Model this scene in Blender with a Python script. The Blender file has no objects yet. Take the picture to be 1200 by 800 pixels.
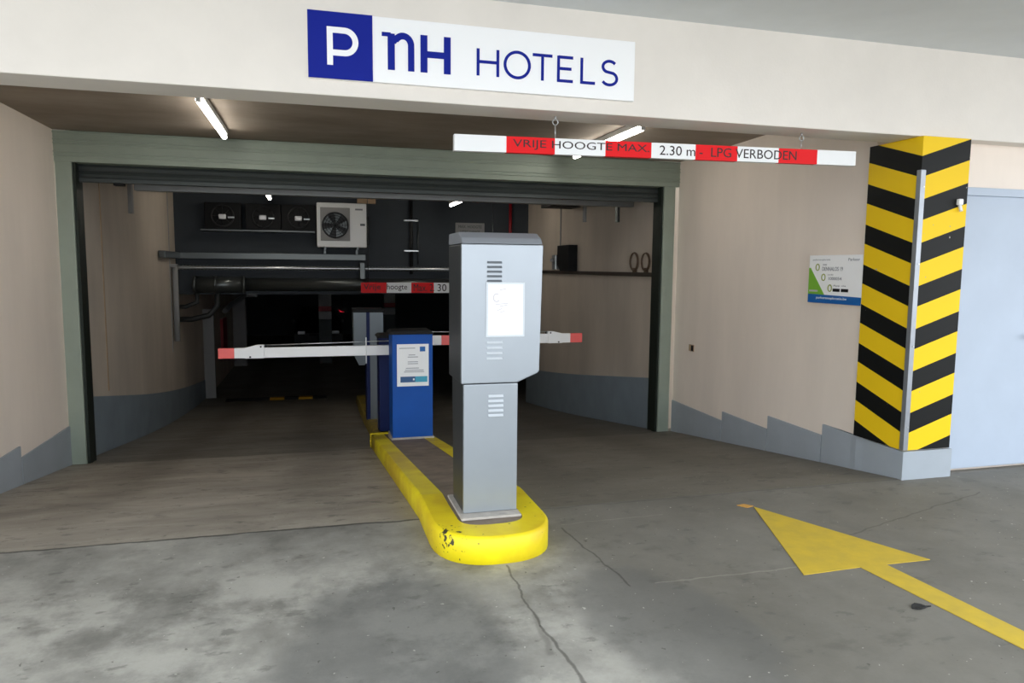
import bpy, bmesh, math, random
from mathutils import Vector, Matrix
random.seed(7)
C = bpy.context.scene.collection
S = bpy.context.scene

# ------------------------------------------------------------------ helpers
def lin(c):
    return tuple(((v/255)/12.92 if v/255 <= .04045 else (((v/255)+.055)/1.055)**2.4) for v in c)

def N(nt, t, **kw):
    n = nt.nodes.new(t)
    for k, v in kw.items():
        setattr(n, k, v)
    return n

def mat(name, rgb, rough=.6, metal=0., var=.0, vscale=3., rgb2=None, bump=0., bscale=40., emit=None, estr=0., spec=.5, streak=None, alpha=None):
    m = bpy.data.materials.new(name); m.use_nodes = True
    nt = m.node_tree; b = nt.nodes['Principled BSDF']
    c = lin(rgb)
    b.inputs['Base Color'].default_value = (*c, 1)
    b.inputs['Roughness'].default_value = rough
    b.inputs['Metallic'].default_value = metal
    b.inputs['Specular IOR Level'].default_value = spec
    tc = N(nt, 'ShaderNodeTexCoord')
    if var or rgb2:
        nz = N(nt, 'ShaderNodeTexNoise'); nz.inputs['Scale'].default_value = vscale
        nz.inputs['Detail'].default_value = 7; nz.inputs['Roughness'].default_value = .6
        mp = N(nt, 'ShaderNodeMapping')
        if streak: mp.inputs['Scale'].default_value = streak
        nt.links.new(tc.outputs['Object'], mp.inputs['Vector'])
        nt.links.new(mp.outputs['Vector'], nz.inputs['Vector'])
        cr = N(nt, 'ShaderNodeValToRGB')
        c2 = lin(rgb2) if rgb2 else tuple(v*(1-var) for v in c)
        c1 = c if rgb2 else tuple(min(1, v*(1+var*.5)) for v in c)
        cr.color_ramp.elements[0].position = .32; cr.color_ramp.elements[0].color = (*c2, 1)
        cr.color_ramp.elements[1].position = .68; cr.color_ramp.elements[1].color = (*c1, 1)
        nt.links.new(nz.outputs['Fac'], cr.inputs['Fac'])
        nt.links.new(cr.outputs['Color'], b.inputs['Base Color'])
    if bump:
        n2 = N(nt, 'ShaderNodeTexNoise'); n2.inputs['Scale'].default_value = bscale; n2.inputs['Detail'].default_value = 5
        nt.links.new(tc.outputs['Object'], n2.inputs['Vector'])
        bp = N(nt, 'ShaderNodeBump'); bp.inputs['Strength'].default_value = bump; bp.inputs['Distance'].default_value = .01
        nt.links.new(n2.outputs['Fac'], bp.inputs['Height']); nt.links.new(bp.outputs['Normal'], b.inputs['Normal'])
    if emit:
        b.inputs['Emission Color'].default_value = (*lin(emit), 1)
        b.inputs['Emission Strength'].default_value = estr
    return m

class MB:
    """collects shapes into one mesh"""
    def __init__(s): s.bm = bmesh.new()
    def box(s, x0, x1, y0, y1, z0, z1, bev=0, mi=0):
        r = bmesh.ops.create_cube(s.bm, size=1)
        vs = r['verts']
        for v in vs:
            v.co = Vector(((x0+x1)/2+v.co.x*(x1-x0), (y0+y1)/2+v.co.y*(y1-y0), (z0+z1)/2+v.co.z*(z1-z0)))
        fs = set(f for v in vs for f in v.link_faces)
        for f in fs: f.material_index = mi
        if bev:
            es = list(set(e for v in vs for e in v.link_edges))
            bmesh.ops.bevel(s.bm, geom=es, offset=bev, segments=2, profile=.6, affect='EDGES')
        return s
    def prism(s, pts, axis, a0, a1, mi=0, bev=0):
        """pts 2-D polygon; axis 'z': pts are (x,y); 'y': (x,z); 'x': (y,z)"""
        def P(p, a):
            return {'z': (p[0], p[1], a), 'y': (p[0], a, p[1]), 'x': (a, p[0], p[1])}[axis]
        A = [s.bm.verts.new(P(p, a0)) for p in pts]; B = [s.bm.verts.new(P(p, a1)) for p in pts]
        n = len(pts); fs = [s.bm.faces.new(A), s.bm.faces.new(B[::-1])]
        for i in range(n):
            fs.append(s.bm.faces.new((A[i], B[i], B[(i+1) % n], A[(i+1) % n])))
        for f in fs: f.material_index = mi
        if bev:
            es = list(set(e for v in A+B for e in v.link_edges))
            bmesh.ops.bevel(s.bm, geom=es, offset=bev, segments=2, profile=.6, affect='EDGES')
        return s
    def tube(s, path, r, n=12, mi=0, closed=False, rs=None):
        path = [Vector(p) for p in path]; rings = []
        m = len(path)
        up = None
        for i, p in enumerate(path):
            if closed: t = path[(i+1) % m]-path[i-1]
            else: t = path[min(i+1, m-1)]-path[max(i-1, 0)]
            t.normalize()
            if up is None:
                up = Vector((0, 0, 1)) if abs(t.z) < .9 else Vector((1, 0, 0))
            a = t.cross(up).normalized(); b = a.cross(t).normalized(); up = b
            rr = rs[i] if rs else r
            rings.append([s.bm.verts.new(p+a*rr*math.cos(2*math.pi*k/n)+b*rr*math.sin(2*math.pi*k/n)) for k in range(n)])
        rng = range(m) if closed else range(m-1)
        for i in rng:
            R0, R1 = rings[i], rings[(i+1) % m]
            for k in range(n):
                f = s.bm.faces.new((R0[k], R0[(k+1) % n], R1[(k+1) % n], R1[k])); f.smooth = True; f.material_index = mi
        if not closed:
            f = s.bm.faces.new(rings[0][::-1]); f.material_index = mi
            f = s.bm.faces.new(rings[-1]); f.material_index = mi
        return s
    def cyl(s, a, b, r, n=20, mi=0, r2=None):
        return s.tube([a, b], r, n, mi, rs=[r, r if r2 is None else r2])
    def build(s, name, m, parent=None, loc=None):
        bmesh.ops.recalc_face_normals(s.bm, faces=s.bm.faces)
        me = bpy.data.meshes.new(name); s.bm.to_mesh(me); s.bm.free()
        for x in (m if isinstance(m, (list, tuple)) else [m]): me.materials.append(x)
        o = bpy.data.objects.new(name, me); C.objects.link(o)
        if parent: 
            o.parent = parent
            chain = Vector((0, 0, 0)); p = parent
            while p: chain += p.location; p = p.parent
            o.location = -chain
        return o

def thing(name, label, cat, loc, group=None):
    o = bpy.data.objects.new(name, None); C.objects.link(o)
    o.empty_display_size = .1; o.location = loc; o['label'] = label; o['category'] = cat
    if group: o['group'] = group
    return o
def tag(o, label, cat, group=None):
    o['label'] = label; o['category'] = cat
    if group: o['group'] = group
    return o
def struct(o, label, cat):
    o['kind'] = 'structure'; o['label'] = label; o['category'] = cat
    return o

def text_mesh(b, string, origin, xd, zd, w, h, depth=.003, weight=0., mi=0, space=1.):
    """letters fitted into a w x h box standing at origin, reading along xd"""
    cu = bpy.data.curves.new('lettering', 'FONT'); cu.body = string; cu.extrude = .5; cu.offset = weight
    cu.space_character = space; cu.resolution_u = 3
    o = bpy.data.objects.new('lettering', cu); C.objects.link(o)
    dg = bpy.context.evaluated_depsgraph_get(); me = bpy.data.meshes.new_from_object(o.evaluated_get(dg))
    bpy.data.objects.remove(o); bpy.data.curves.remove(cu)
    xs = [v.co.x for v in me.vertices]; ys = [v.co.y for v in me.vertices]
    x0, x1, y0, y1 = min(xs), max(xs), min(ys), max(ys)
    xd = Vector(xd).normalized(); zd = Vector(zd).normalized(); nd = xd.cross(zd); O = Vector(origin)
    idx = [b.bm.verts.new(O+xd*((v.co.x-x0)/(x1-x0)*w)+zd*((v.co.y-y0)/(y1-y0)*h)+nd*(v.co.z*depth)) for v in me.vertices]
    for p in me.polygons:
        try:
            f = b.bm.faces.new([idx[i] for i in p.vertices]); f.material_index = mi
        except ValueError: pass
    bpy.data.meshes.remove(me)

# ------------------------------------------------------------------ ground profile
Y0, SL = 4.32, .135
def gz(y):
    if y <= Y0: return 0.
    if y <= 11: return -SL*(y-Y0)
    u = min(y-11, 10.); return -SL*(11-Y0) - SL*u + SL*u*u/20
def wl(y): return -2.47                                   # left wall face
def wr(y):                                                # right wall face
    return 4.22+(y-4.3)*.05 if y < 8.3 else 4.30

# ------------------------------------------------------------------ materials
M = {}
M['fascia'] = mat('fascia_paint', (232, 226, 218), .85, var=.06, vscale=1.5, bump=.08, bscale=60)
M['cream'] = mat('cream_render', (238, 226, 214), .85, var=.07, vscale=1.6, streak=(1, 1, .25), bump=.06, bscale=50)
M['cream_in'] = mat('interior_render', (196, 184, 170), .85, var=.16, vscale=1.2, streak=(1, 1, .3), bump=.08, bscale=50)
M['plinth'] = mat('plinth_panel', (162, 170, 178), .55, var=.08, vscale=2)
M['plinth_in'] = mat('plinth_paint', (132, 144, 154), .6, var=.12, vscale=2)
M['soffit'] = mat('soffit_grey', (222, 226, 228), .8, var=.04)
M['soffit_brown'] = mat('soffit_brown', (160, 147, 133), .85, rgb2=(126, 114, 101), vscale=1.6, streak=(.5, 1, 1))
M['green'] = mat('green_steel', (152, 163, 150), .42, .15, var=.06, vscale=4)
M['green_dk'] = mat('dark_green_channel', (34, 42, 36), .5, .3)
M['shutter'] = mat('shutter_steel', (72, 78, 78), .45, .5, var=.1)
M['shutter_bar'] = mat('shutter_bottom_bar', (140, 142, 142), .4, .6)
M['charcoal'] = mat('charcoal_paint', (60, 66, 72), .8, var=.12, vscale=1.5)
M['black'] = mat('matt_black', (13, 14, 16), .6, spec=.25)
M['blackpaint'] = mat('black_paint', (14, 15, 17), .55)
M['dark_metal'] = mat('dark_metal', (92, 96, 96), .32, .75)
M['pipe_black'] = mat('dark_branch_pipe', (44, 46, 46), .5, .3)
M['galv'] = mat('galvanised', (196, 200, 202), .28, .8, var=.15, vscale=20)
M['alu'] = mat('aluminium_guard', (160, 165, 172), .4, .7, var=.08, vscale=12)
M['white'] = mat('white_enamel', (235, 237, 238), .35)
M['paper'] = mat('white_paper', (236, 238, 240), .7)
M['silver'] = mat('silver_powdercoat', (156, 163, 170), .36, .55, var=.03, vscale=5)
M['kdark'] = mat('kiosk_side_grey', (70, 73, 76), .36, .5, var=.06)
M['kcap'] = mat('kiosk_cap_grey', (124, 128, 134), .5, .1)
M['blue'] = mat('blue_powdercoat', (2, 76, 162), .55, var=.08, spec=.3, vscale=4)
M['blue_dk'] = mat('navy_powdercoat', (6, 28, 84), .5, spec=.3)
M['signblue'] = mat('sign_blue', (8, 30, 142), .6, spec=.2)
M['sign_white'] = mat('sign_white', (250, 251, 252), .5)
M['red'] = mat('signal_red', (228, 12, 22), .45, spec=.2)
M['redpink'] = mat('reflective_red', (238, 100, 96), .4)
M['redpipe'] = mat('red_pipe_paint', (150, 16, 30), .5)
M['ink'] = mat('dark_ink', (40, 24, 26), .6)
M['grey_ink'] = mat('faded_ink', (138, 140, 148), .7)
M['pale_ink'] = mat('pale_ink', (196, 190, 196), .7)
M['green_p'] = mat('print_green', (124, 184, 56), .5)
M['blue_p'] = mat('print_blue', (10, 96, 170), .5)
M['teal'] = mat('print_teal', (60, 160, 190), .5)
M['navy_p'] = mat('print_navy', (44, 86, 134), .5)
M['olive'] = mat('print_olive', (140, 150, 50), .5)
M['tube'] = mat('lit_tube', (255, 252, 245), .4, emit=(255, 250, 240), estr=18)
M['tube_in'] = mat('lit_tube_inside', (255, 252, 245), .4, emit=(255, 246, 230), estr=30)
M['tube_red'] = mat('red_lit_sign', (200, 10, 30), .4, emit=(255, 20, 50), estr=.5)
M['mortar'] = mat('mortar_grey', (178, 172, 164), .8, var=.2, vscale=20)
M['infill'] = mat('island_concrete', (138, 124, 110), .85, rgb2=(108, 96, 84), vscale=6, bump=.15)
M['door'] = mat('blue_grey_door', (176, 188, 204), .5, var=.04)
M['tan'] = mat('tan_plastic', (176, 150, 120), .6)
M['holder'] = mat('clear_holder_rim', (196, 202, 208), .3)
M['fan'] = mat('fan_black', (26, 28, 30), .5)
M['coil'] = mat('brown_cable', (94, 76, 60), .6)
M['tray_brown'] = mat('tray_brown', (66, 58, 48), .5, .3)
M['rubber'] = mat('bump_rubber', (26, 26, 26), .7)
M['bump_y'] = mat('bump_yellow', (196, 150, 40), .6)
M['glass'] = mat('car_glass', (10, 12, 14), .08)
M['carpaint'] = mat('car_paint', (24, 26, 30), .15, .3)
M['headlamp'] = mat('headlamp', (240, 242, 245), .25, .2)
M['col_grey'] = mat('column_grey', (150, 150, 150), .8)
M['col_dark'] = mat('column_dark_base', (74, 80, 82), .8)
M['floor_arrow'] = mat('arrow_yellow', (200, 170, 48), .7, rgb2=(184, 158, 54), vscale=9)
M['orange_p'] = mat('orange_paint', (196, 146, 70), .7)

# yellow kerb paint with black rubber scuffs
def kerb_mat():
    m = bpy.data.materials.new('kerb_yellow'); m.use_nodes = True; nt = m.node_tree; L = nt.links.new
    b = nt.nodes['Principled BSDF']; b.inputs['Roughness'].default_value = .5
    tc = N(nt, 'ShaderNodeTexCoord')
    n1 = N(nt, 'ShaderNodeTexNoise'); n1.inputs['Scale'].default_value = 2.5; n1.inputs['Detail'].default_value = 6
    L(tc.outputs['Object'], n1.inputs['Vector'])
    r1 = N(nt, 'ShaderNodeValToRGB'); r1.color_ramp.elements[0].position = .35; r1.color_ramp.elements[1].position = .62
    r1.color_ramp.elements[0].color = (*lin((214, 184, 24)), 1); r1.color_ramp.elements[1].color = (*lin((240, 222, 10)), 1)
    L(n1.outputs['Fac'], r1.inputs['Fac'])
    n2 = N(nt, 'ShaderNodeTexNoise'); n2.inputs['Scale'].default_value = 38; n2.inputs['Detail'].default_value = 3
    L(tc.outputs['Object'], n2.inputs['Vector'])
    # scuffs gather round one spot of the nose
    d = N(nt, 'ShaderNodeVectorMath', operation='DISTANCE'); d.inputs[1].default_value = (.66, 3.66, .13)
    L(tc.outputs['Object'], d.inputs[0])
    mr = N(nt, 'ShaderNodeMapRange'); mr.inputs['From Min'].default_value = .02; mr.inputs['From Max'].default_value = .16
    mr.inputs['To Min'].default_value = .06; mr.inputs['To Max'].default_value = -.12
    L(d.outputs['Value'], mr.inputs['Value'])
    ad = N(nt, 'ShaderNodeMath', operation='ADD'); L(n2.outputs['Fac'], ad.inputs[0]); L(mr.outputs[0], ad.inputs[1])
    r2 = N(nt, 'ShaderNodeValToRGB'); r2.color_ramp.elements[0].position = .585; r2.color_ramp.elements[1].position = .64
    L(ad.outputs[0], r2.inputs['Fac'])
    mx = N(nt, 'ShaderNodeMix', data_type='RGBA'); L(r2.outputs['Color'], mx.inputs[0]); L(r1.outputs['Color'], mx.inputs[6])
    mx.inputs[7].default_value = (*lin((60, 54, 30)), 1)
    L(mx.outputs[2], b.inputs['Base Color'])
    bp = N(nt, 'ShaderNodeBump'); bp.inputs['Strength'].default_value = .15; bp.inputs['Distance'].default_value = .01
    n3 = N(nt, 'ShaderNodeTexNoise'); n3.inputs['Scale'].default_value = 30; L(tc.outputs['Object'], n3.inputs['Vector'])
    L(n3.outputs['Fac'], bp.inputs['Height']); L(bp.outputs['Normal'], b.inputs['Normal'])
    return m
M['kerb'] = kerb_mat()

# black / yellow chevrons round the pillar's corner at (4.20, 4.29)
def hazard_mat():
    m = bpy.data.materials.new('hazard_stripes'); m.use_nodes = True; nt = m.node_tree; L = nt.links.new
    b = nt.nodes['Principled BSDF']; b.inputs['Roughness'].default_value = .5; b.inputs['Specular IOR Level'].default_value = .2
    tc = N(nt, 'ShaderNodeTexCoord'); sp = N(nt, 'ShaderNodeSeparateXYZ'); L(tc.outputs['Object'], sp.inputs[0])
    def mth(op, a, c=None):
        n = N(nt, 'ShaderNodeMath', operation=op)
        for i, v in enumerate((a, c)):
            if v is None: continue
            if isinstance(v, (int, float)): n.inputs[i].default_value = v
            else: L(v, n.inputs[i])
        return n.outputs[0]
    d = mth('ADD', mth('SUBTRACT', sp.outputs['X'], 4.195), mth('SUBTRACT', sp.outputs['Y'], 4.285))
    t = mth('SUBTRACT', sp.outputs['Z'], mth('MULTIPLY', d, .33))
    fr = mth('FRACT', mth('ADD', mth('DIVIDE', mth('SUBTRACT', t, 2.217), .3125), 20.0))
    blk = mth('LESS_THAN', fr, .478)
    nz = N(nt, 'ShaderNodeTexNoise'); nz.inputs['Scale'].default_value = 22; nz.inputs['Detail'].default_value = 2
    L(tc.outputs['Object'], nz.inputs['Vector'])
    ch = mth('GREATER_THAN', nz.outputs['Fac'], .76)
    mx = N(nt, 'ShaderNodeMix', data_type='RGBA'); L(blk, mx.inputs[0])
    mx.inputs[6].default_value = (*lin((240, 200, 28)), 1); mx.inputs[7].default_value = (*lin((16, 18, 18)), 1)
    m2 = N(nt, 'ShaderNodeMix', data_type='RGBA'); L(ch, m2.inputs[0]); L(mx.outputs[2], m2.inputs[6])
    m2.inputs[7].default_value = (*lin((170, 168, 160)), 1)
    L(m2.outputs[2], b.inputs['Base Color'])
    return m
M['hazard'] = hazard_mat()

# stained concrete with joints and a crack
def floor_mat():
    m = bpy.data.materials.new('stained_concrete'); m.use_nodes = True; nt = m.node_tree; L = nt.links.new
    b = nt.nodes['Principled BSDF']
    tc = N(nt, 'ShaderNodeTexCoord'); P = tc.outputs['Object']
    sp = N(nt, 'ShaderNodeSeparateXYZ'); L(P, sp.inputs[0])
    def mth(op, a, c=None, e=None):
        n = N(nt, 'ShaderNodeMath', operation=op)
        for i, v in enumerate((a, c, e)):
            if v is None: continue
            if isinstance(v, (int, float)): n.inputs[i].default_value = v
            else: L(v, n.inputs[i])
        return n.outputs[0]
    def noise(sc, det=6, rough=.6, scale3=None, dist=0.):
        n = N(nt, 'ShaderNodeTexNoise'); n.inputs['Scale'].default_value = sc; n.inputs['Detail'].default_value = det
        n.inputs['Roughness'].default_value = rough; n.inputs['Distortion'].default_value = dist
        if scale3:
            mp = N(nt, 'ShaderNodeMapping'); mp.inputs['Scale'].default_value = scale3; L(P, mp.inputs[0]); L(mp.outputs[0], n.inputs['Vector'])
        else: L(P, n.inputs['Vector'])
        return n.outputs['Fac']
    def ramp(f, p0, c0, p1, c1):
        r = N(nt, 'ShaderNodeValToRGB'); e = r.color_ramp.elements
        e[0].position = p0; e[0].color = (*c0, 1); e[1].position = p1; e[1].color = (*c1, 1); L(f, r.inputs['Fac']); return r.outputs['Color']
    def mix(f, a, c, mode='MIX'):
        n = N(nt, 'ShaderNodeMix', data_type='RGBA', blend_type=mode)
        if isinstance(f, (int, float)): n.inputs[0].default_value = f
        else: L(f, n.inputs[0])
        for i, v in ((6, a), (7, c)):
            if isinstance(v, tuple): n.inputs[i].default_value = (*v, 1)
            else: L(v, n.inputs[i])
        return n.outputs[2]
    A = ramp(noise(1.3, 9, .66), .34, lin((106, 104, 98)), .66, lin((166, 163, 155)))       # grey apron
    B = ramp(noise(1.1, 8, .65, (1, 2.2, 1), .5), .32, lin((140, 132, 121)), .68, lin((184, 176, 163)))    # browner ramp slab
    onramp = mth('GREATER_THAN', sp.outputs['Y'], 4.32)
    # the worn right lane is browner and darker
    col = mix(onramp, A, B)
    wn = noise(.7, 4)
    lane = mth('MULTIPLY', mth('SMOOTH_MIN', mth('MAXIMUM', mth('MULTIPLY', mth('ADD', sp.outputs['X'], mth('MULTIPLY', wn, 1.2)), 1.0), 0.), 1., .1), 1.)
    r = N(nt, 'ShaderNodeMapRange', interpolation_type='SMOOTHSTEP'); r.inputs['From Min'].default_value = 1.3; r.inputs['From Max'].default_value = 2.2
    L(mth('ADD', sp.outputs['X'], mth('MULTIPLY', wn, 1.1)), r.inputs['Value'])
    col = mix(mth('MULTIPLY', r.outputs[0], .75), col, mix(noise(1.5, 8, .65, dist=.4), lin((78, 75, 68)), lin((124, 119, 108))))
    past_joint = mth('MULTIPLY', mth('GREATER_THAN', sp.outputs['Y'], 8.2), .5)
    col = mix(past_joint, col, lin((92, 88, 80)))  # floor mixed darker everywhere past the inner joint
    # pale wash-out patches near the entrance
    sx = mth('MULTIPLY', mth('GREATER_THAN', noise(.55, 3, .5), .5), 1.)
    pr = N(nt, 'ShaderNodeMapRange', interpolation_type='SMOOTHSTEP'); pr.inputs['From Min'].default_value = .44; pr.inputs['From Max'].default_value = .60
    L(noise(1.9, 10, .68), pr.inputs['Value'])
    near = N(nt, 'ShaderNodeMapRange', interpolation_type='SMOOTHSTEP'); near.inputs['From Min'].default_value = 4.3; near.inputs['From Max'].default_value = 3.4
    near.inputs['To Min'].default_value = 0; near.inputs['To Max'].default_value = 1
    L(sp.outputs['Y'], near.inputs['Value'])
    inv = mth('SUBTRACT', 1., r.outputs[0])
    col = mix(mth('MULTIPLY', mth('MULTIPLY', pr.outputs[0], near.outputs[0]), mth('MULTIPLY', inv, .62)), col, lin((184, 181, 172)))
    # darker damp-looking patches of the apron
    for cx_, cy_, rx_, ry_, am in ((.28, 2.75, .48, .8, .62), (1.45, 2.75, .35, .7, .5)):
        ex = mth('DIVIDE', mth('SUBTRACT', mth('ADD', sp.outputs['X'], mth('MULTIPLY', wn, .5)), cx_+.25), rx_)
        ey = mth('DIVIDE', mth('SUBTRACT', mth('ADD', sp.outputs['Y'], mth('MULTIPLY', noise(2.2, 6), .7)), cy_+.35), ry_)
        dd = mth('ADD', mth('MULTIPLY', ex, ex), mth('MULTIPLY', ey, ey))
        k = N(nt, 'ShaderNodeMapRange', interpolation_type='SMOOTHSTEP'); k.inputs['From Min'].default_value = 1.25; k.inputs['From Max'].default_value = .6
        k.inputs['To Min'].default_value = 0; k.inputs['To Max'].default_value = 1; L(dd, k.inputs['Value'])
        col = mix(mth('MULTIPLY', k.outputs[0], am), col, lin((92, 92, 90)))
    sb_ = N(nt, 'ShaderNodeMapRange', interpolation_type='SMOOTHSTEP'); sb_.inputs['From Min'].default_value = .60; sb_.inputs['From Max'].default_value = .68
    L(noise(7.5, 5, .6, (.8, 1.3, 1)), sb_.inputs['Value']); col = mix(mth('MULTIPLY', sb_.outputs[0], .5), col, lin((84, 83, 78)))
    # dark oil blotches
    ob = N(nt, 'ShaderNodeMapRange', interpolation_type='SMOOTHSTEP'); ob.inputs['From Min'].default_value = .56; ob.inputs['From Max'].default_value = .72
    L(noise(3.1, 7, .64, (1, 1.3, 1), .2), ob.inputs['Value'])
    col = mix(mth('MULTIPLY', ob.outputs[0], .42), col, lin((72, 70, 64)))
    # tyre tracks down both lanes
    for xc, wd in ((-1.55, .28), (-.05, .3), (1.95, .3), (3.35, .3)):
        d = mth('ABSOLUTE', mth('SUBTRACT', mth('ADD', sp.outputs['X'], mth('MULTIPLY', wn, .25)), xc+.12))
        t = N(nt, 'ShaderNodeMapRange', interpolation_type='SMOOTHSTEP'); t.inputs['From Min'].default_value = wd*1.4; t.inputs['From Max'].default_value = .05
        t.inputs['To Min'].default_value = 0; t.inputs['To Max'].default_value = 1; L(d, t.inputs['Value'])
        on = N(nt, 'ShaderNodeMapRange'); on.inputs['From Min'].default_value = 4.2; on.inputs['From Max'].default_value = 6.5; L(sp.outputs['Y'], on.inputs['Value'])
        col = mix(mth('MULTIPLY', mth('MULTIPLY', t.outputs[0], on.outputs[0]), .3), col, lin((74, 66, 58)))
    # fine speckle
    col = mix(mth('MULTIPLY', ramp_f := noise(60, 3), .16), col, lin((70, 68, 62)))
    col = mix(mth('MULTIPLY', mth('GREATER_THAN', noise(34, 2, .5), .735), .6), col, lin((196, 192, 182)))
    col = mix(mth('MULTIPLY', mth('GREATER_THAN', noise(27, 2, .5), .73), .6), col, lin((60, 57, 50)))
    wv = N(nt, 'ShaderNodeVectorMath', operation='MULTIPLY_ADD')
    cn = N(nt, 'ShaderNodeTexNoise'); cn.inputs['Scale'].default_value = 6; cn.inputs['Detail'].default_value = 4; L(P, cn.inputs['Vector'])
    L(cn.outputs['Color'], wv.inputs[0]); wv.inputs[1].default_value = (.06, .06, 0); L(P, wv.inputs[2])
    s2 = N(nt, 'ShaderNodeSeparateXYZ'); L(wv.outputs[0], s2.inputs[0])
    height = None
    def seg(x0, y0, x1, y1, w, amt, colr, wobble=True):
        nonlocal col, height
        src = s2 if wobble else sp
        X, Y = src.outputs['X'], src.outputs['Y']
        if wobble: x0 += .03; x1 += .03; y0 += .03; y1 += .03
        dx, dy = x1-x0, y1-y0; l2 = dx*dx+dy*dy
        t = mth('DIVIDE', mth('ADD', mth('MULTIPLY', mth('SUBTRACT', X, x0), dx), mth('MULTIPLY', mth('SUBTRACT', Y, y0), dy)), l2)
        t = mth('MINIMUM', mth('MAXIMUM', t, 0.), 1.)
        ex = mth('SUBTRACT', X, mth('ADD', mth('MULTIPLY', t, dx), x0)); ey = mth('SUBTRACT', Y, mth('ADD', mth('MULTIPLY', t, dy), y0))
        d = mth('SQRT', mth('ADD', mth('MULTIPLY', ex, ex), mth('MULTIPLY', ey, ey)))
        k = N(nt, 'ShaderNodeMapRange', interpolation_type='SMOOTHSTEP'); k.inputs['From Min'].default_value = w; k.inputs['From Max'].default_value = w*.25
        k.inputs['To Min'].default_value = 0; k.inputs['To Max'].default_value = 1; L(d, k.inputs['Value'])
        col = mix(mth('MULTIPLY', k.outputs[0], amt), col, colr)
    dk = lin((48, 44, 38)); lt = lin((176, 172, 160))
    seg(-2.6, 4.33, .6, 4.30, .018, .8, dk)
    seg(.6, 4.3, 4.2, 4.3, .012, .35, dk)
    seg(.94, 3.50, .92, 2.85, .009, .6, dk); seg(.92, 2.85, .97, 2.2, .011, .6, dk); seg(.97, 2.2, .95, .5, .009, .5, dk)
    seg(.92, 2.95, .89, 2.62, .022, .3, dk)
    seg(1.40, 3.95, 1.47, 3.13, .009, .6, dk)
    seg(1.6, 3.11, 2.45, 3.11, .009, .25, lt)
    seg(1.42, 4.0, 2.1, 4.02, .008, .2, lt)
    seg(2.9, 3.4, 4.5, 3.9, .01, .4, dk)
    seg(-2.6, 8.2, .6, 8.2, .014, .6, dk); seg(1.2, 8.2, 4.3, 8.2, .014, .6, dk)
    L(col, b.inputs['Base Color'])
    rr = N(nt, 'ShaderNodeMapRange'); rr.inputs['To Min'].default_value = .5; rr.inputs['To Max'].default_value = .85
    L(noise(1.7, 5), rr.inputs['Value']); L(rr.outputs[0], b.inputs['Roughness'])
    bp = N(nt, 'ShaderNodeBump'); bp.inputs['Strength'].default_value = .12; bp.inputs['Distance'].default_value = .01
    L(noise(45, 6), bp.inputs['Height']); L(bp.outputs['Normal'], b.inputs['Normal'])
    return m
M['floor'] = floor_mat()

# ------------------------------------------------------------------ setting
def slab_profile(name, x0, x1, ys, m, thick=.3):
    b = MB(); top = [(y, gz(y)) for y in ys]
    pts = top + [(y, z-thick) for y, z in reversed(top)]
    # build as strips so each quad is flat
    for (ya, za), (yb, zb) in zip(top[:-1], top[1:]):
        b.prism([(ya, za), (yb, zb), (yb, zb-thick), (ya, za-thick)], 'x', x0, x1)
    bmesh.ops.remove_doubles(b.bm, verts=b.bm.verts, dist=1e-5)
    return b.build(name, m)
ys = [-9, -4, 0, 2, Y0]+[Y0+(11-Y0)*i/8 for i in range(1, 9)]+[11+i*.5 for i in range(1, 21)]+[26, 34]
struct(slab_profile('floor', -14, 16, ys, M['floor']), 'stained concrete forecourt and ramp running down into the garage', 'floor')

def plan(name, pts, z0, z1, m, lab, cat='wall'):
    return struct(MB().prism(pts, 'z', z0, z1).build(name, m), lab, cat)
# facade band over the entrance
fb = MB().box(-7, 9, 4.32, 4.62, 2.51, 3.4, .008)
struct(fb.build('wall_front', M['fascia']), 'cream rendered beam across the entrance, carrying the hotel sign', 'wall')
struct(MB().box(-7, 9, 1.0, 4.32, 3.12, 3.4).build('ceiling', M['soffit']), 'pale grey canopy soffit in front of the entrance beam', 'ceiling')
struct(MB().box(-2.6, 4.8, 4.62, 8.28, 2.875, 3.2).build('ceiling', M['soffit_brown']), 'brown stained soffit between the entrance beam and green door header', 'ceiling')
struct(MB().box(-2.9, 4.8, 8.6, 14.5, 2.95, 3.3).build('ceiling', M['charcoal']), 'dark ceiling inside the garage before the charcoal cross wall', 'ceiling')
struct(MB().box(-9, 14, 14.9, 34, 1.0, 1.3).build('ceiling', M['charcoal']), 'low dark ceiling of the parking hall down the ramp', 'ceiling')
plan('wall_right', [(wr(4.78), 4.78), (wr(8.28), 8.28), (4.9, 8.28), (4.9, 4.78)], -.9, 2.9, M['cream'], 'cream rendered wall right of the shutter, up to the striped pillar')
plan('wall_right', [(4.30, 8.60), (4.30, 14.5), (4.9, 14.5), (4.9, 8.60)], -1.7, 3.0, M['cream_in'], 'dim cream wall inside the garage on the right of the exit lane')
plan('wall_right', [(4.6, 4.45), (9, 4.45), (9, 4.7), (4.9, 4.7), (4.6, 4.6)], -.3, 2.6, M['cream'], 'wall right of the striped pillar around the side door')
plan('wall_left', [(-2.49, 4.3), (-2.49, 8.28), (-2.9, 8.28), (-2.9, 4.3)], -.9, 2.9, M['cream'], 'cream rendered wall left of the green shutter post')
plan('wall_left', [(-7, 4.32), (-2.9, 4.32), (-2.9, 4.6), (-7, 4.6)], -.3, 2.6, M['cream'], 'outer cream wall left of the garage entrance')
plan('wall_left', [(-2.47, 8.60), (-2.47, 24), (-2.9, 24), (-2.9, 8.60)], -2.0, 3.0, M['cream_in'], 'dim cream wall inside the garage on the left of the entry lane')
struct(MB().box(-2.9, 4.9, 14.5, 14.9, 1.0, 3.2).build('wall_back', M['charcoal']), 'charcoal painted cross wall above the ramp, carrying the fan units', 'wall')
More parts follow.
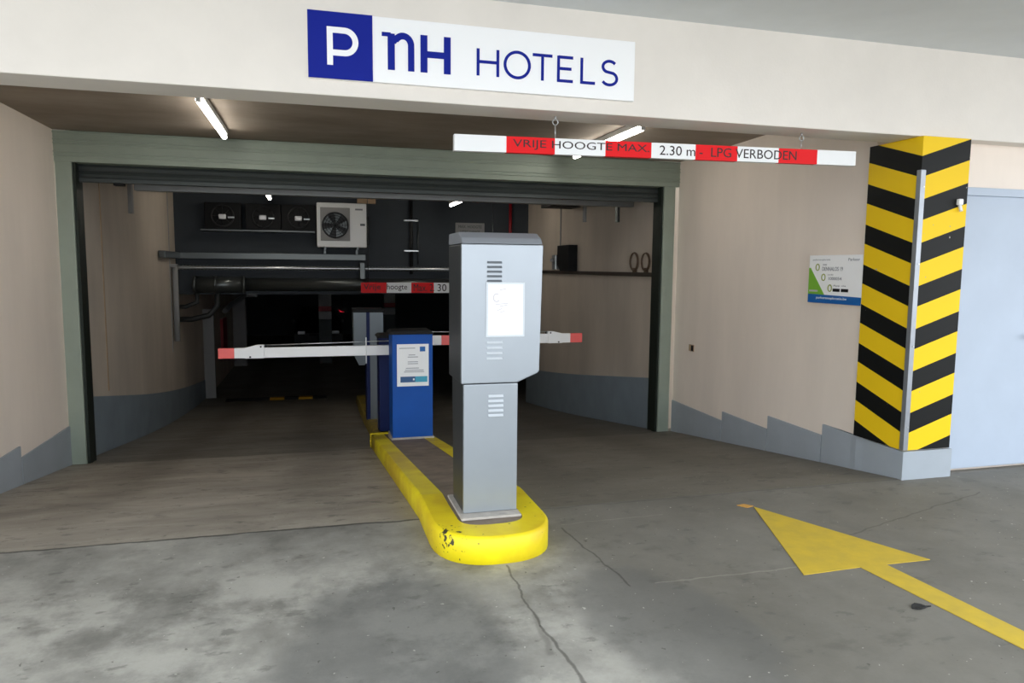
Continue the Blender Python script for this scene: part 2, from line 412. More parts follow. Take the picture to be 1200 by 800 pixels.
struct(MB().box(-9, 14, 34, 34.3, -2, 1.2).build('wall_back', M['charcoal']), 'far end wall of the dark parking hall', 'wall')
plan('wall_right', [(4.9, 14.5), (14, 14.5), (14, 34), (13.8, 34), (13.8, 14.8), (4.9, 14.8)], -2, 1.2, M['charcoal'], 'right side wall of the dark parking hall')
plan('wall_left', [(-9, 24), (-2.9, 24), (-2.9, 24.2), (-8.8, 24.2), (-8.8, 34), (-9, 34)], -2, 1.2, M['charcoal'], 'left side wall of the dark parking hall')
struct(MB().box(4.215, 4.62, 4.305, 4.78, -.05, 2.51).build('wall_pillar', M['cream']), 'square pillar under the right end of the entrance beam', 'wall')

# interior blue paint dado (thin panels on the wall, parallel to the ramp)
def dado(name, x, side, y0, y1, h0, h1, m, lab, n=14):
    b = MB(); pts_b = []; pts_t = []
    for i in range(n+1):
        y = y0+(y1-y0)*i/n; h = h0+(h1-h0)*i/n
        pts_b.append((y, gz(y)-.05)); pts_t.append((y, gz(y)+h))
    for i in range(n):
        b.prism([pts_b[i], pts_b[i+1], pts_t[i+1], pts_t[i]], 'x', x, x-side*.012)
    bmesh.ops.remove_doubles(b.bm, verts=b.bm.verts, dist=1e-5)
    return struct(b.build(name, m), lab, 'baseboard')
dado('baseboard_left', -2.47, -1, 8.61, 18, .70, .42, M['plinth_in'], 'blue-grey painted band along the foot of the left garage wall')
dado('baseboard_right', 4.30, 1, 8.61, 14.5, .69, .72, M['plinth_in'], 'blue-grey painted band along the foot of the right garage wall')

# stepped plinth panels outside
TOPS = ((8.27, 6.985, -.125), (6.98, 6.09, -.02), (6.085, 5.245, .115), (5.24, 4.30, .215))
def plinth(side):
    for k, (ya, yb, zt) in enumerate(TOPS):
        if side > 0:
            xa, xb = wr(ya)-.018, (wr(yb)-.018 if k < 3 else 4.185)
            if k == 3:
                pts = [(xb, 4.272), (xa, ya), (xa+.03, ya), (4.214, 4.79), (4.214, 4.304), (4.635, 4.304), (4.635, 4.272)]
            else: pts = [(xa, ya), (xb, yb), (xb+.018, yb), (xa+.018, ya)]
            nm = 'baseboard_right'
            lab = ('blue-grey stepped plinth panel beside the right green shutter post', 'second blue-grey plinth panel from the right shutter post', 'third blue-grey plinth panel from the right shutter post', 'blue-grey plinth panel wrapping the foot of the striped pillar')[k]
        else:
            x = -2.472
            pts = [(x, ya), (x, yb), (x-.018, yb), (x-.018, ya)]; nm = 'baseboard_left'
            lab = ('blue-grey stepped plinth panel beside the left green shutter post', 'second blue-grey plinth panel from the left shutter post', 'third blue-grey plinth panel from the left shutter post', 'outermost blue-grey plinth panel on the left entrance wall')[k]
        lo = min(gz(ya), gz(yb))-.02
        if k < 3: pts = [(pts[0][0], ya), (pts[1][0], yb+.007), (pts[2][0], yb+.007), (pts[3][0], ya)]
        struct(MB().prism(pts, 'z', lo, zt, bev=.003).build(nm, M['plinth']), lab, 'baseboard')
plinth(1); plinth(-1)
# vertical panel joints of the left interior wall
struct(MB().box(-2.475, -2.462, 9.72, 9.75, .0, 2.6).build('trim_1', M['tan']), 'thin vertical joint strip on the left garage wall near the shutter', 'trim')
struct(MB().box(-2.475, -2.458, 13.9, 13.92, .0, 2.9).build('trim_2', M['col_grey']), 'thin pale vertical strip at the back end of the left garage wall', 'trim')

# side door right of the pillar
d = MB().box(4.68, 5.62, 4.405, 4.445, .01, 2.12, .004).build('door_1', M['door']); struct(d, 'pale blue-grey metal door right of the striped pillar', 'door')
MB().box(4.622, 4.68, 4.39, 4.449, .0, 2.18, .004).box(5.62, 5.68, 4.39, 4.449, 0, 2.18, .004).box(4.622, 5.68, 4.39, 4.449, 2.12, 2.18, .004).build('door_frame', M['door'], d)
MB().cyl((4.67, 4.40, 1.38), (4.67, 4.40, 1.47), .011).build('hinge', M['galv'], d)
MB().cyl((4.67, 4.40, .28), (4.67, 4.40, .37), .011).build('hinge', M['galv'], d)
MB().tube([(5.5, 4.40, 1.05), (5.5, 4.35, 1.05), (5.38, 4.35, 1.05)], .01).build('door_handle', M['galv'], d)

# ------------------------------------------------------------------ roller shutter frame
rs = thing('roller_shutter', 'green steel roller shutter frame, shutter rolled up, across the garage mouth', 'roller shutter', (-2.41, 8.3, gz(8.3)))
hb = MB()
hb.box(-2.53, 4.42, 8.27, 8.60, 2.565, 2.872, .006)
for zz in (2.62, 2.655, 2.74, 2.775, 2.845): hb.box(-2.53, 4.42, 8.255, 8.275, zz, zz+.012, .003)
hb.build('header_box', M['green'], rs)
for (x0, x1, nm) in ((-2.485, -2.337, 'l'), (4.215, 4.365, 'r')):
    MB().box(x0, x1, 8.27, 8.36, gz(8.3)-.02, 2.566, .005).build('post', M['green'], rs)
MB().box(-2.337, -2.31, 8.30, 8.40, gz(8.4)-.02, 2.566).box(-2.40, -2.33, 8.36, 8.59, gz(8.59)-.02, 2.56).build('guide_rail', M['green_dk'], rs)
MB().box(4.19, 4.215, 8.30, 8.40, gz(8.4)-.02, 2.566).box(4.225, 4.30, 8.36, 8.59, gz(8.59)-.02, 2.56).build('guide_rail', M['green_dk'], rs)
cb = MB()
for i in range(3):
    z = 2.43+i*.075
    cb.prism([(8.44, z), (8.425, z+.035), (8.44, z+.073), (8.47, z+.073), (8.47, z)], 'x', -2.33, 4.22)
cb.build('slat_curtain', M['shutter'], rs)
MB().box(-2.33, 4.22, 8.42, 8.49, 2.385, 2.43, .006).build('bottom_bar', M['shutter'], rs)
MB().box(-2.0, -1.9, 8.42, 8.5, 2.36, 2.385, .006).build('rubber_stop', M['black'], rs)
# pale beam just behind the shutter
tag(MB().box(-2.0, 4.29, 9.32, 9.44, 2.40, 2.505, .008).box(-2.0, 4.29, 9.36, 9.40, 2.50, 2.96).build('ceiling_beam', M['shutter_bar']), 'grey steel cross beam just inside behind the rolled-up shutter', 'beam')

# ------------------------------------------------------------------ pillar cladding
b = MB()
b.prism([(4.195, 4.285), (4.195, 4.80), (4.212, 4.80), (4.212, 4.302), (4.62, 4.302), (4.62, 4.285)], 'z', .222, 2.508)
tag(b.build('hazard_cladding', M['hazard']), 'yellow and black chevron cladding wrapped around the corner pillar', 'hazard stripes')
b = MB(); b.prism([(4.184, 4.274), (4.184, 4.315), (4.1945, 4.315), (4.1945, 4.2845), (4.226, 4.2845), (4.226, 4.274)], 'z', .225, 2.27, bev=.003)
cg = tag(b.build('corner_guard', M['alu']), 'long grey metal corner guard on the striped pillar', 'corner guard')
for zz in (.4, 1.0, 1.6, 2.15):
    MB().cyl((4.213, 4.2745, zz), (4.213, 4.270, zz), .006, 10).build('screw', M['galv'], cg)
b = MB().box(4.52, 4.56, 4.255, 4.284, 2.03, 2.075, .008).cyl((4.54, 4.27, 2.03), (4.55, 4.262, 1.985), .012, 10)
tag(b.build('cable_clip', M['white']), 'small white broken clip high on the striped pillar', 'clip')

# ------------------------------------------------------------------ hotel sign
sg = thing('hotel_sign', 'white and blue parking hotel sign mounted on the entrance beam', 'sign', (.965, 4.3, 2.6))
MB().box(-.013, 1.955, 4.29, 4.32, 2.595, 2.955, .003).build('sign_board', M['sign_white'], sg)
MB().box(-.014, .340, 4.285, 4.2905, 2.594, 2.956, .001).build('blue_square', M['signblue'], sg)
# P with a rounded open bowl
def stroke(b, pts, w, y0, y1, mi=0):
    """constant-width band along a 2-D path in x,z"""
    L_, R_ = [], []
    n = len(pts)
    for i, p in enumerate(pts):
        a = Vector(pts[max(i-1, 0)]); c = Vector(pts[min(i+1, n-1)]); t = (c-a).normalized(); nn = Vector((-t.y, t.x))
        q = Vector(p); L_.append(q+nn*w/2); R_.append(q-nn*w/2)
    closed = (Vector(pts[0])-Vector(pts[-1])).length < 1e-5
    for i in range(1, n-1):                       # mitre the corners
        a = (Vector(pts[i])-Vector(pts[i-1])).normalized(); c = (Vector(pts[i+1])-Vector(pts[i])).normalized()
        t = (a+c).normalized(); nn = Vector((-t.y, t.x)); k = max(.5, t.dot(a))
        L_[i] = Vector(pts[i])+nn*w/2/k; R_[i] = Vector(pts[i])-nn*w/2/k
    off = .0002*(len(b.bm.verts) % 7)
    F = [[b.bm.verts.new((q.x, y0-off, q.y)) for q in (l, r)] for l, r in zip(L_, R_)]
    K = [[b.bm.verts.new((q.x, y1, q.y)) for q in (l, r)] for l, r in zip(L_, R_)]
    for i in range(n-1):
        for q in ((F[i][0], F[i+1][0], F[i+1][1], F[i][1]), (K[i][0], K[i][1], K[i+1][1], K[i+1][0]),
                  (F[i][0], K[i][0], K[i+1][0], F[i+1][0]), (F[i][1], F[i+1][1], K[i+1][1], K[i][1])):
            f = b.bm.faces.new(q); f.material_index = mi
    b.bm.faces.new((F[0][0], F[0][1], K[0][1], K[0][0])); b.bm.faces.new((F[-1][0], K[-1][0], K[-1][1], F[-1][1]))
def arc(cx, cz, rx, rz, a0, a1, n=14):
    return [(cx+rx*math.cos(math.radians(a0+(a1-a0)*i/n)), cz+rz*math.sin(math.radians(a0+(a1-a0)*i/n))) for i in range(n+1)]
yb, yf = 4.285, 4.2815
b = MB(); w = .032
stroke(b, [(.105, 2.668), (.105, 2.874)], w, yf, yb)
stroke(b, [(.0895, 2.858), (.180, 2.858)]+arc(.185, 2.797, .060, .061, 88, -88)+[(.180, 2.736), (.1, 2.736)], w, yf-.0005, yb)
b.build('lettering', M['sign_white'], sg)
b = MB(); w = .040; yb, yf = 4.2905, 4.2865
# n with a slab flag and an arch
stroke(b, [(.445, 2.668), (.445, 2.868)], w, yf, yb)
stroke(b, [(.392, 2.862), (.442, 2.862)], .022, yf, yb)
stroke(b, [(.455, 2.822), (.468, 2.842)]+arc(.512, 2.810, .046, .050, 140, 0)+[(.558, 2.668)], .036, yf, yb)
b.build('lettering', M['signblue'], sg); b = MB()
stroke(b, [(.632, 2.668), (.632, 2.876)], w, yf, yb); stroke(b, [(.768, 2.668), (.768, 2.876)], w, yf, yb)
stroke(b, [(.632, 2.770), (.768, 2.770)], .036, yf, yb)
b.build('lettering', M['signblue'], sg)
b = MB()
W = .017
stroke(b, [(.952, 2.676), (.952, 2.830)], W, yf, yb); stroke(b, [(1.072, 2.676), (1.072, 2.830)], W, yf, yb); stroke(b, [(.952, 2.756), (1.072, 2.756)], W, yf, yb)
b.build('lettering', M['signblue'], sg); b = MB()
stroke(b, arc(1.192, 2.754, .076, .074, 0, 360, 36), W, yf, yb)
b.build('lettering', M['signblue'], sg); b = MB()
stroke(b, [(1.288, 2.823), (1.412, 2.823)], W, yf, yb); stroke(b, [(1.350, 2.823), (1.350, 2.676)], W, yf, yb)
b.build('lettering', M['signblue'], sg); b = MB()
stroke(b, [(1.452, 2.676), (1.452, 2.830)], W, yf, yb)
for zz in (2.684, 2.756, 2.823): stroke(b, [(1.452, zz), (1.545 if zz != 2.756 else 1.535, zz)], W, yf, yb)
b.build('lettering', M['signblue'], sg); b = MB()
stroke(b, [(1.602, 2.830), (1.602, 2.676)], W, yf, yb); stroke(b, [(1.602, 2.684), (1.690, 2.684)], W, yf, yb)
b.build('lettering', M['signblue'], sg); b = MB()
stroke(b, arc(1.785, 2.790, .044, .034, 35, 240, 14)+[(1.785, 2.757)]+arc(1.785, 2.720, .050, .038, 60, -150, 16), W, yf, yb)
b.build('lettering', M['signblue'], sg)

# ------------------------------------------------------------------ hanging height bar
bar = thing('height_limit_bar', 'large red and white height limit bar hanging under the entrance beam', 'height bar', (2.33, 4.47, 2.29))
BX = (.842, 1.172, 1.492, 1.838, 2.165, 2.49, 2.81, 3.135, 3.45, 3.775)
def bz(x): return 2.262+(x-.842)*.0135
def seg(b, xa, xb, mi=0, y0=4.455, y1=4.50, h=.1):
    b.prism([(xa, bz(xa)), (xb, bz(xb)), (xb, bz(xb)+h), (xa, bz(xa)+h)], 'y', y0, y1, mi)
for i in range(9):
    b = MB(); seg(b, BX[i], BX[i+1]); b.build('red_band' if i % 2 else 'white_band', M['red'] if i % 2 else M['white'], bar)
b = MB()
tl = math.atan(.0135)
for s_, xa, xb in (('VRIJE HOOGTE MAX.', 1.215, 2.150), ('2.30 m', 2.225, 2.488), ('-  LPG VERBODEN', 2.520, 3.280)):
    b = MB(); text_mesh(b, s_, (xa, 4.4545, bz(xa)+.022), (1, 0, .0135), (0, 0, 1), xb-xa, .062, .002)
    b.build('lettering', M['ink'], bar)
for x in (1.50, 3.33):
    b = MB()
    b.tube([(x, 4.4775, bz(x)+.1), (x, 4.4775, 2.46)], .004, 8)
    b.tube([(x+.018*math.cos(t), 4.4775, 2.475+.018*math.sin(t)) for t in [math.radians(a) for a in range(0, 360, 30)]], .003, 6, closed=True)
    b.cyl((x, 4.4775, 2.49), (x, 4.4775, 2.512), .006, 8)
    b.build('hanger', M['galv'], bar)

# ------------------------------------------------------------------ inner height bar
ib = thing('height_limit_bar', 'smaller red and white height bar hanging deeper inside over the ramp', 'height bar', (2.0, 13.5, 1.06))
SX = (.815, 1.279, 1.737, 2.16, 2.63, 3.10, 3.5)
for i in range(6):
    MB().box(SX[i], SX[i+1], 13.5, 13.54, 1.062, 1.252).build('white_band' if i % 2 else 'red_band', M['white'] if i % 2 else M['red'], ib)
b = MB()
for s_, xa, xb in (('Vrije', .86, 1.17), ('hoogte', 1.285, 1.66), ('Max. 2.', 1.78, 2.17), ('30', 2.23, 2.40)):
    b = MB(); text_mesh(b, s_, (xa, 13.498, 1.092), (1, 0, 0), (0, 0, 1), xb-xa, .135, .002)
    b.build('lettering', M['ink'], ib)
for x in (.95, 3.3): MB().tube([(x, 13.52, 1.25), (x, 13.52, 2.952)], .006, 8).build('hanger', M['dark_metal'], ib)

# ------------------------------------------------------------------ ceiling tubes
def batten(x, y0, y1, z, lab, m):
    t = thing('tube_light', lab, 'ceiling light', (x, (y0+y1)/2, z+.07))
    MB().box(x-.03, x+.03, y0, y1, z+.025, 2.876 if z > 2.7 and y1 < 9 else 2.951, .004).build('light_housing', M['white'], t)
    MB().cyl((x, y0+.03, z), (x, y1-.03, z), .024, 14).build('tube', m, t)
    for yy in (y0, y1-.03): MB().box(x-.018, x+.018, yy, yy+.03, z-.018, z+.03, .004).build('end_cap', M['white'], t)
batten(-.83, 6.05, 7.75, 2.80, 'lit ceiling tube light left, under the brown soffit', M['tube'])
batten(2.86, 6.05, 7.85, 2.80, 'lit ceiling tube light right, behind the hanging height bar', M['tube'])
batten(-.74, 12.3, 13.6, 2.72, 'small lit tube deep inside, above the row of dark fans', M['tube_in'])
def batten_x(x0, x1, y, z, lab):
    t = thing('tube_light', lab, 'ceiling light', ((x0+x1)/2, y, z+.07))
    MB().box(x0, x1, y-.03, y+.03, z+.02, 2.951, .004).build('light_housing', M['white'], t)
    MB().cyl((x0+.03, y, z), (x1-.03, y, z), .024, 14).build('tube', M['tube_in'], t)
batten(2.5, 12.4, 13.6, 2.70, 'small lit tube deep inside, above the silver ticket pillar', M['tube_in'])

# ------------------------------------------------------------------ island kerb
def nose(cx, y0, rx, ry, n=20):      # from left straight side round the front to the right
    return [(cx-rx*math.cos(math.pi*i/n), y0-ry*math.sin(math.pi*i/n)) for i in range(n+1)]
H = .15
def kerb_mesh(outer_front, outer_yend, xl, xr, dz, inner=None, ytop=None):
    pass
kb = thing('traffic_island', 'yellow painted rounded kerb island with concrete infill between the two lanes', 'kerb island', (.93, 3.9, 0))
def supq(cx, cy, rx, ry, e, n=26):
    o = []
    for i in range(n+1):
        a = math.pi*i/n; c_, s_ = math.cos(a), math.sin(a)
        o.append((cx-rx*math.copysign(abs(c_)**e, c_), cy-ry*abs(s_)**e))
    return o
def loft_kerb(outer, inner, name, parent, h, base=-.04, end_cap=True, ytilt=True):
    """outer and inner are polylines (same count) in plan, left end -> nose -> right end"""
    b = MB(); bm = b.bm; n = len(outer)
    def V(p, z): return bm.verts.new((p[0], p[1], gz(p[1])+z))
    ch = .018
    rows = []
    for o, i_ in zip(outer, inner):
        c = Vector((.93, max(o[1], 3.9), 0)); dv = (Vector((o[0], o[1], 0))-c).normalized()
        oc = (o[0]-dv.x*ch, o[1]-dv.y*ch)
        rows.append((V(o, base), V(o, h-ch), V(oc, h), V(i_, h), V(i_, base)))
    for k in range(n-1):
        for j in range(4):
            f = bm.faces.new((rows[k][j], rows[k+1][j], rows[k+1][j+1], rows[k][j+1])); f.smooth = (j < 2)
        bm.faces.new((rows[k][4], rows[k+1][4], rows[k+1][0], rows[k][0]))
    bm.faces.new(rows[0]); bm.faces.new(rows[-1][::-1])
    return b.build(name, M['kerb'], parent)
ylist = [8.38, 7.5, 6.5, 5.5, 4.9, 4.5, 4.32, 4.1]
outer = [(.595, y) for y in ylist]+supq(.929, 3.90, .334, .375, .82)+[(1.262, y) for y in reversed(ylist)]
inner = [(.74, y) for y in ylist]+supq(.93, 3.86, .185, .145, .7)+[(1.115, y) for y in reversed(ylist)]
loft_kerb(outer, inner, 'kerb_front', kb, H)
# infill
b = MB(); bm = b.bm
ip = [p for p in inner]
nI = len(ip)//2
for k in range(len(ip)//2):
    a0, a1 = ip[k], ip[k+1]; c0, c1 = ip[-1-k], ip[-2-k]
    q = [a0, a1, c1, c0]
    vs = [bm.verts.new((p[0], p[1], gz(p[1])+H-.004)) for p in q]
    try: bm.faces.new(vs)
    except ValueError: pass
bmesh.ops.remove_doubles(bm, verts=bm.verts, dist=1e-5)
ex = bmesh.ops.extrude_face_region(bm, geom=bm.faces[:])
for v in [g for g in ex['geom'] if isinstance(g, bmesh.types.BMVert)]: v.co.z -= .1
b.build('infill', M['infill'], kb)
# rear, narrower and older run of kerb
yl2 = [16, 15, 14, 13, 12, 11, 10, 9.2, 8.385]
kr = thing('traffic_island', 'older narrow faded yellow kerb behind the blue cabinets, running down the ramp', 'kerb island', (.95, 12, gz(12)))
b = MB(); bm = b.bm; rows = []
for y in yl2:
    f = (y-8.38)/7.6; xl = .67+.17*f; xr = 1.235-.09*f; z = gz(y)
    rows.append([bm.verts.new(q) for q in ((xl-.02, y, z-.04), (xl, y, z+.11), (xl+.02, y, z+.13), (xr-.02, y, z+.13), (xr, y, z+.11), (xr+.02, y, z-.04))])
for A, B_ in zip(rows[:-1], rows[1:]):
    for j in range(6): bm.faces.new((A[j], A[(j+1) % 6], B_[(j+1) % 6], B_[j]))
bm.faces.new(rows[0]); bm.faces.new(rows[-1][::-1])
M['kerb_lip'] = mat('kerb_lip', (236, 214, 20), .5)
MB().prism([(.588, gz(8.38)-.03), (.60, gz(8.38)-.03), (.60, gz(8.38)+.152), (1.26, gz(8.38)+.152), (1.26, gz(8.38)+.165), (.588, gz(8.38)+.165)], 'y', 8.34, 8.384).build('edge_lip', M['kerb_lip'], kb)
M['kerb_old'] = mat('old_kerb_yellow', (176, 150, 44), .7, rgb2=(120, 108, 62), vscale=5)
b.build('kerb_rear', M['kerb_old'], kr)

# ------------------------------------------------------------------ ticket pillar (front)
kx = thing('ticket_kiosk', 'tall silver ticket pillar with overhanging head and white poster on the yellow island', 'ticket pillar', (.94, 4.05, .15))
# housing: dark sides
b = MB()
b.prism([(3.90, .15), (4.20, .15), (4.235, .9), (3.90, .9)], 'x', .789, 1.093)
b.build('column', M['kdark'], kx)
b = MB(); b.prism([(.775, .903), (1.093, .903), (1.220, .962), (1.232, 1.675), (.774, 1.675)], 'y', 3.90, 4.27, bev=.006)
b.build('head', M['kdark'], kx)
# silver front covers, with slight wrap
hd = MB().prism([(.772, .905), (1.094, .905), (1.212, .955), (1.222, .968), (1.237, 1.676), (.772, 1.676)], 'y', 3.872, 3.905, bev=.005).build('head_cover', M['silver'], kx)
MB().box(.786, 1.097, 3.874, 3.905, .165, .900, .004).build('column_cover', M['silver'], kx)
b = MB()
b.prism([(3.872, 1.678), (3.90, 1.712), (3.985, 1.745), (4.27, 1.745), (4.285, 1.678)], 'x', .774, 1.236, bev=.010)
b.build('top_cap', M['kcap'], kx)
MB().box(.760, 1.105, 3.80, 4.24, .148, .163, .004).build('base_plate', M['mortar'], kx)
M['louver'] = mat('louver_shadow_slot', (110, 116, 122), .5, .2)
M['louver_lt'] = mat('louver_bright', (206, 212, 218), .4, .2)
def louvers(x0, x1, zt, zb, n, par, m1):
    b = MB()
    for i in range(n):
        z = zt+(zb-zt)*i/(n-1)
        b.prism([(3.873, z-.006), (3.862, z-.006), (3.873, z+.007)], 'x', x0, x1, 0)
    b.build('louvers', m1, par)
louvers(.915, .998, 1.578, 1.476, 5, hd, M['louver'])
louvers(.915, 1.005, 1.135, 1.045, 4, hd, M['louver_lt'])
louvers(.926, 1.012, .832, .722, 5, kx, M['louver_lt'])
po = MB().box(.908, 1.132, 3.866, 3.872, 1.163, 1.470, .003).build('poster_holder', M['holder'], kx)
MB().box(.920, 1.120, 3.8645, 3.8665, 1.175, 1.458).build('poster', M['paper'], po)
b = MB()
yb, yf = 3.8648, 3.8638
stroke(b, arc(.968, 1.383, .018, .022, 60, 320, 12), .006, yf, yb)
for xa, xb, z, dz in ((.985, 1.022, 1.425, .008), (.962, 1.035, 1.346, .006), (.985, 1.03, 1.335, .008), (.972, 1.0, 1.312, .012), (.985, 1.015, 1.300, .01)):
    stroke(b, [(xa, z), (xb, z+dz)], .004, yf, yb)
b.build('print', M['pale_ink'], po)

# ------------------------------------------------------------------ barrier gates
def barrier(lab, x0, x1, y0, y1, ztop, m, loc):
    t = thing('barrier_gate', lab, 'barrier', loc)
    zb = gz(y1)+.10
    MB().prism([(y0, gz(y0)+.14), (y1, gz(y1)+.14), (y1, ztop), (y0, ztop)], 'x', x0, x1, bev=.006).build('cabinet', m, t)
    MB().box(x0-.022, x1+.012, y0-.02, y1+.02, ztop, ztop+.012, .003).prism([(x0-.022, ztop+.012), (x1+.012, ztop+.012), (x1-.02, ztop+.04), (x0+.01, ztop+.034)], 'y', y0-.018, y1+.018).build('cabinet_lid', M['black'], t)
    return t
g1 = barrier('blue barrier cabinet with white notice, boom reaching left across the entry lane', .777, 1.210, 7.65, 8.0, .832, M['blue'], (.99, 7.82, gz(7.8)+.15))
MB().box(.765, 1.225, 7.63, 8.02, gz(7.63)+.10, gz(7.63)+.165, .004).build('base_plate', M['mortar'], g1)
nt_ = MB().box(.826, 1.166, 7.640, 7.6495, .275, .728, .002).build('notice', M['paper'], g1)
y_b, y_f = 7.6405, 7.6385
MB().box(.862, 1.150, y_f, y_b, .318, .380).build('footer_band', M['navy_p'], nt_)
MB().box(1.02, 1.150, y_f-.0008, y_b, .318, .380).build('footer_band', M['teal'], nt_)
MB().box(1.070, 1.128, y_f, y_b, .648, .700).build('logo_square', M['blue_p'], nt_)
b = MB()
for xa, xb, z in ((.852, 1.02, .685), (.95, 1.02, .612), (.94, 1.05, .590), (.94, 1.05, .538), (.94, 1.05, .518), (.92, 1.06, .470), (.91, 1.11, .448), (.90, 1.115, .430)):
    stroke(b, [(xa, z), (xb, z)], .007, y_f, y_b)
b.build('print', M['grey_ink'], nt_)
stroke(b := MB(), [(.995, .349), (1.012, .349)], .02, y_f-.001, y_b); b.build('footer_mark', M['white'], nt_)
MB().cyl((.99, 8.0, .618), (.99, 8.09, .618), .075, 24).build('arm_hub', M['dark_metal'], g1)
def boom(t, xh, xt, y, z0, z1, sgn, redseg=None):
    """square boom from hub xh to tip xt with a folding knuckle near the tip"""
    # sgn -1: reaches left
    def bx(b, xa, xb, za=z0, zb=z1, ya=y, yb_=y+.05, bev=.004): b.box(min(xa, xb), max(xa, xb), ya, yb_, za, zb, bev)
    xk0 = xt-sgn*.46; xk1 = xt-sgn*.30
    b = MB(); 
    if redseg: bx(b, xh, redseg[0]); bx(b, redseg[1], xk0)
    else: bx(b, xh, xk0)
    bx(b, xk1, xt-sgn*.16)
    a = b.build('boom', M['white'], t)
    if redseg: bx(r_ := MB(), *redseg); r_.build('red_band', M['redpink'], t)
    bx(r_ := MB(), xt-sgn*.16, xt); r_.build('red_tip', M['redpink'], t)
    k = MB(); k.prism([(xk0, z0-.003), (xk0, z1+.032), (xk0+sgn*.07, z1+.03), (xk1+sgn*.03, z1+.002), (xk1+sgn*.03, z0-.003)], 'y', y-.006, y+.056)
    kn = k.build('fold_joint', M['white'], t)
    for xx, zz in ((xk0+sgn*.03, z1+.012), (xk1-sgn*.02, z0+.012)):
        MB().cyl((xx, y-.012, zz), (xx, y-.006, zz), .010, 10).build('bolt', M['black'], kn)
    MB().tube([(xh, y+.025, z1+.05), (xk0+sgn*.02, y+.025, z1+.024)], .006, 8).build('tension_rod', M['galv'], t)
    MB().cyl((xk0-sgn*.02, y+.025, z1-.002), (xk0-sgn*.02, y+.025, z1+.03), .008, 8).build('rod_end', M['black'], t)
boom(g1, .96, -1.0, 8.09, .563, .672, -1)
MB().cyl((.536, 8.085, .765), (.536, 8.085, .475), .006, 8).build('stop_pin', M['white'], g1)
g2 = barrier('dark blue barrier cabinet behind the first, boom reaching right across the exit lane', .735, 1.15, 8.75, 9.10, .69, M['blue_dk'], (.94, 8.9, gz(8.9)+.13))
MB().cyl((.99, 8.66, .665), (.99, 8.75, .665), .075, 24).build('arm_hub', M['dark_metal'], g2)
boom(g2, 1.0, 3.29, 8.61, .605, .722, 1, (1.47, 1.68))

# ------------------------------------------------------------------ rear kiosk
rk = thing('ticket_kiosk', 'grey ticket pillar standing behind the blue cabinets in the dark', 'ticket pillar', (.85, 11.2, gz(11.2)+.13))
zb = gz(11.3)+.10
M['shaded_silver'] = mat('silver_in_shade', (112, 120, 126), .45, .5)  # silver darkened in its colour, standing in for shade on the rear pillar
MB().box(.785, .99, 11.0, 11.35, zb, .86, .006).build('column', M['shaded_silver'], rk)
MB().prism([(.545, .86), (.735, .86), (.735, .10), (.70, .06), (.62, .06), (.545, .22)], 'y', 11.0, 11.35, bev=.005).build('head', M['shaded_silver'], rk)
MB().box(.735, .785, 11.01, 11.34, zb, .86).build('spine', M['blue_dk'], rk)
MB().box(.535, 1.0, 10.99, 11.36, .86, .915, .012).build('top_cap', M['black'], rk)
MB().box(.99, 1.005, 11.05, 11.12, -.55, -.48, .004).box(1.0, 1.04, 10.99, 11.05, -.66, -.56, .004).build('lock', M['galv'], rk)

# ------------------------------------------------------------------ info board on the right wall
xw = 4.206
WYa, WYb = 5.455, 4.812
ig = thing('information_board', 'small white, green and blue parking information board on the cream wall', 'sign', (4.22, 5.13, 1.27))
def bw(b, ya, yb_, za, zb, dx=.0, t=.012): b.box(xw-dx-t, xw-dx, min(ya, yb_), max(ya, yb_), za, zb)
bb = MB(); bb.box(xw-.004, wr(5.45)+.004, WYb, WYa, 1.27, 1.678, .003); bb.build('board', M['sign_white'], ig)
def onwall(m, pts, k=0, name='print_area'):
    b = MB(); b.prism(pts, 'x', xw-.0045-.0006*k, xw-.0035); return b.build(name, m, ig)
onwall(M['blue_p'], [(WYa, 1.27), (WYb, 1.27), (WYb, 1.335), (WYa, 1.345)], 1)
onwall(M['green_p'], [(WYa, 1.345), (5.245, 1.342), (WYa-.02, 1.57), (WYa, 1.57)], 1)
def tw(s_, ya, z, w_, h_, wt=0.):
    b = MB(); text_mesh(b, s_, (xw-.0045, ya, z), (0, -1, 0), (0, 0, 1), w_, h_, .0014, wt); b.build('lettering', M['grey_ink'], ig)
tw('DENNALOS 19', 5.285, 1.545, .25, .034, .01)
tw('1000054', 5.20, 1.468, .155, .026, .01)
tw('parkerenoplocatie', 5.41, 1.630, .22, .016)
tw('Parkeer', 4.975, 1.628, .13, .024)
tw('zone', 5.28, 1.59, .05, .012); tw('code', 5.215, 1.508, .07, .012); tw('App via', 5.14, 1.412, .15, .018)
b = MB(); text_mesh(b, 'parkerenoplocatie.be', (xw-.0055, 5.345, 1.300), (0, -1, 0), (0, 0, 1), .37, .026, .0014, .01)
b.build('lettering', M['white'], ig)
onwall(M['black'], [(5.145, 1.372), (5.06, 1.372), (5.06, 1.398), (5.145, 1.398)], 0, 'badge')
onwall(M['black'], [(5.045, 1.372), (4.96, 1.372), (4.96, 1.398), (5.045, 1.398)], 0, 'badge')
onwall(M['pale_ink'], [(5.44, 1.365), (5.33, 1.365), (5.33, 1.380), (5.44, 1.380)], 2, 'badge')
for y_, z_ in ((5.345, 1.575), (5.265, 1.490), (5.18, 1.400)):
    b = MB(); ring = [(xw-.0045, y_+.022*math.cos(a), z_+.027*math.sin(a)) for a in [2*math.pi*i/20 for i in range(20)]]
    b.tube(ring, .0045, 6, closed=True); b.build('round_icon', M['olive'], ig)

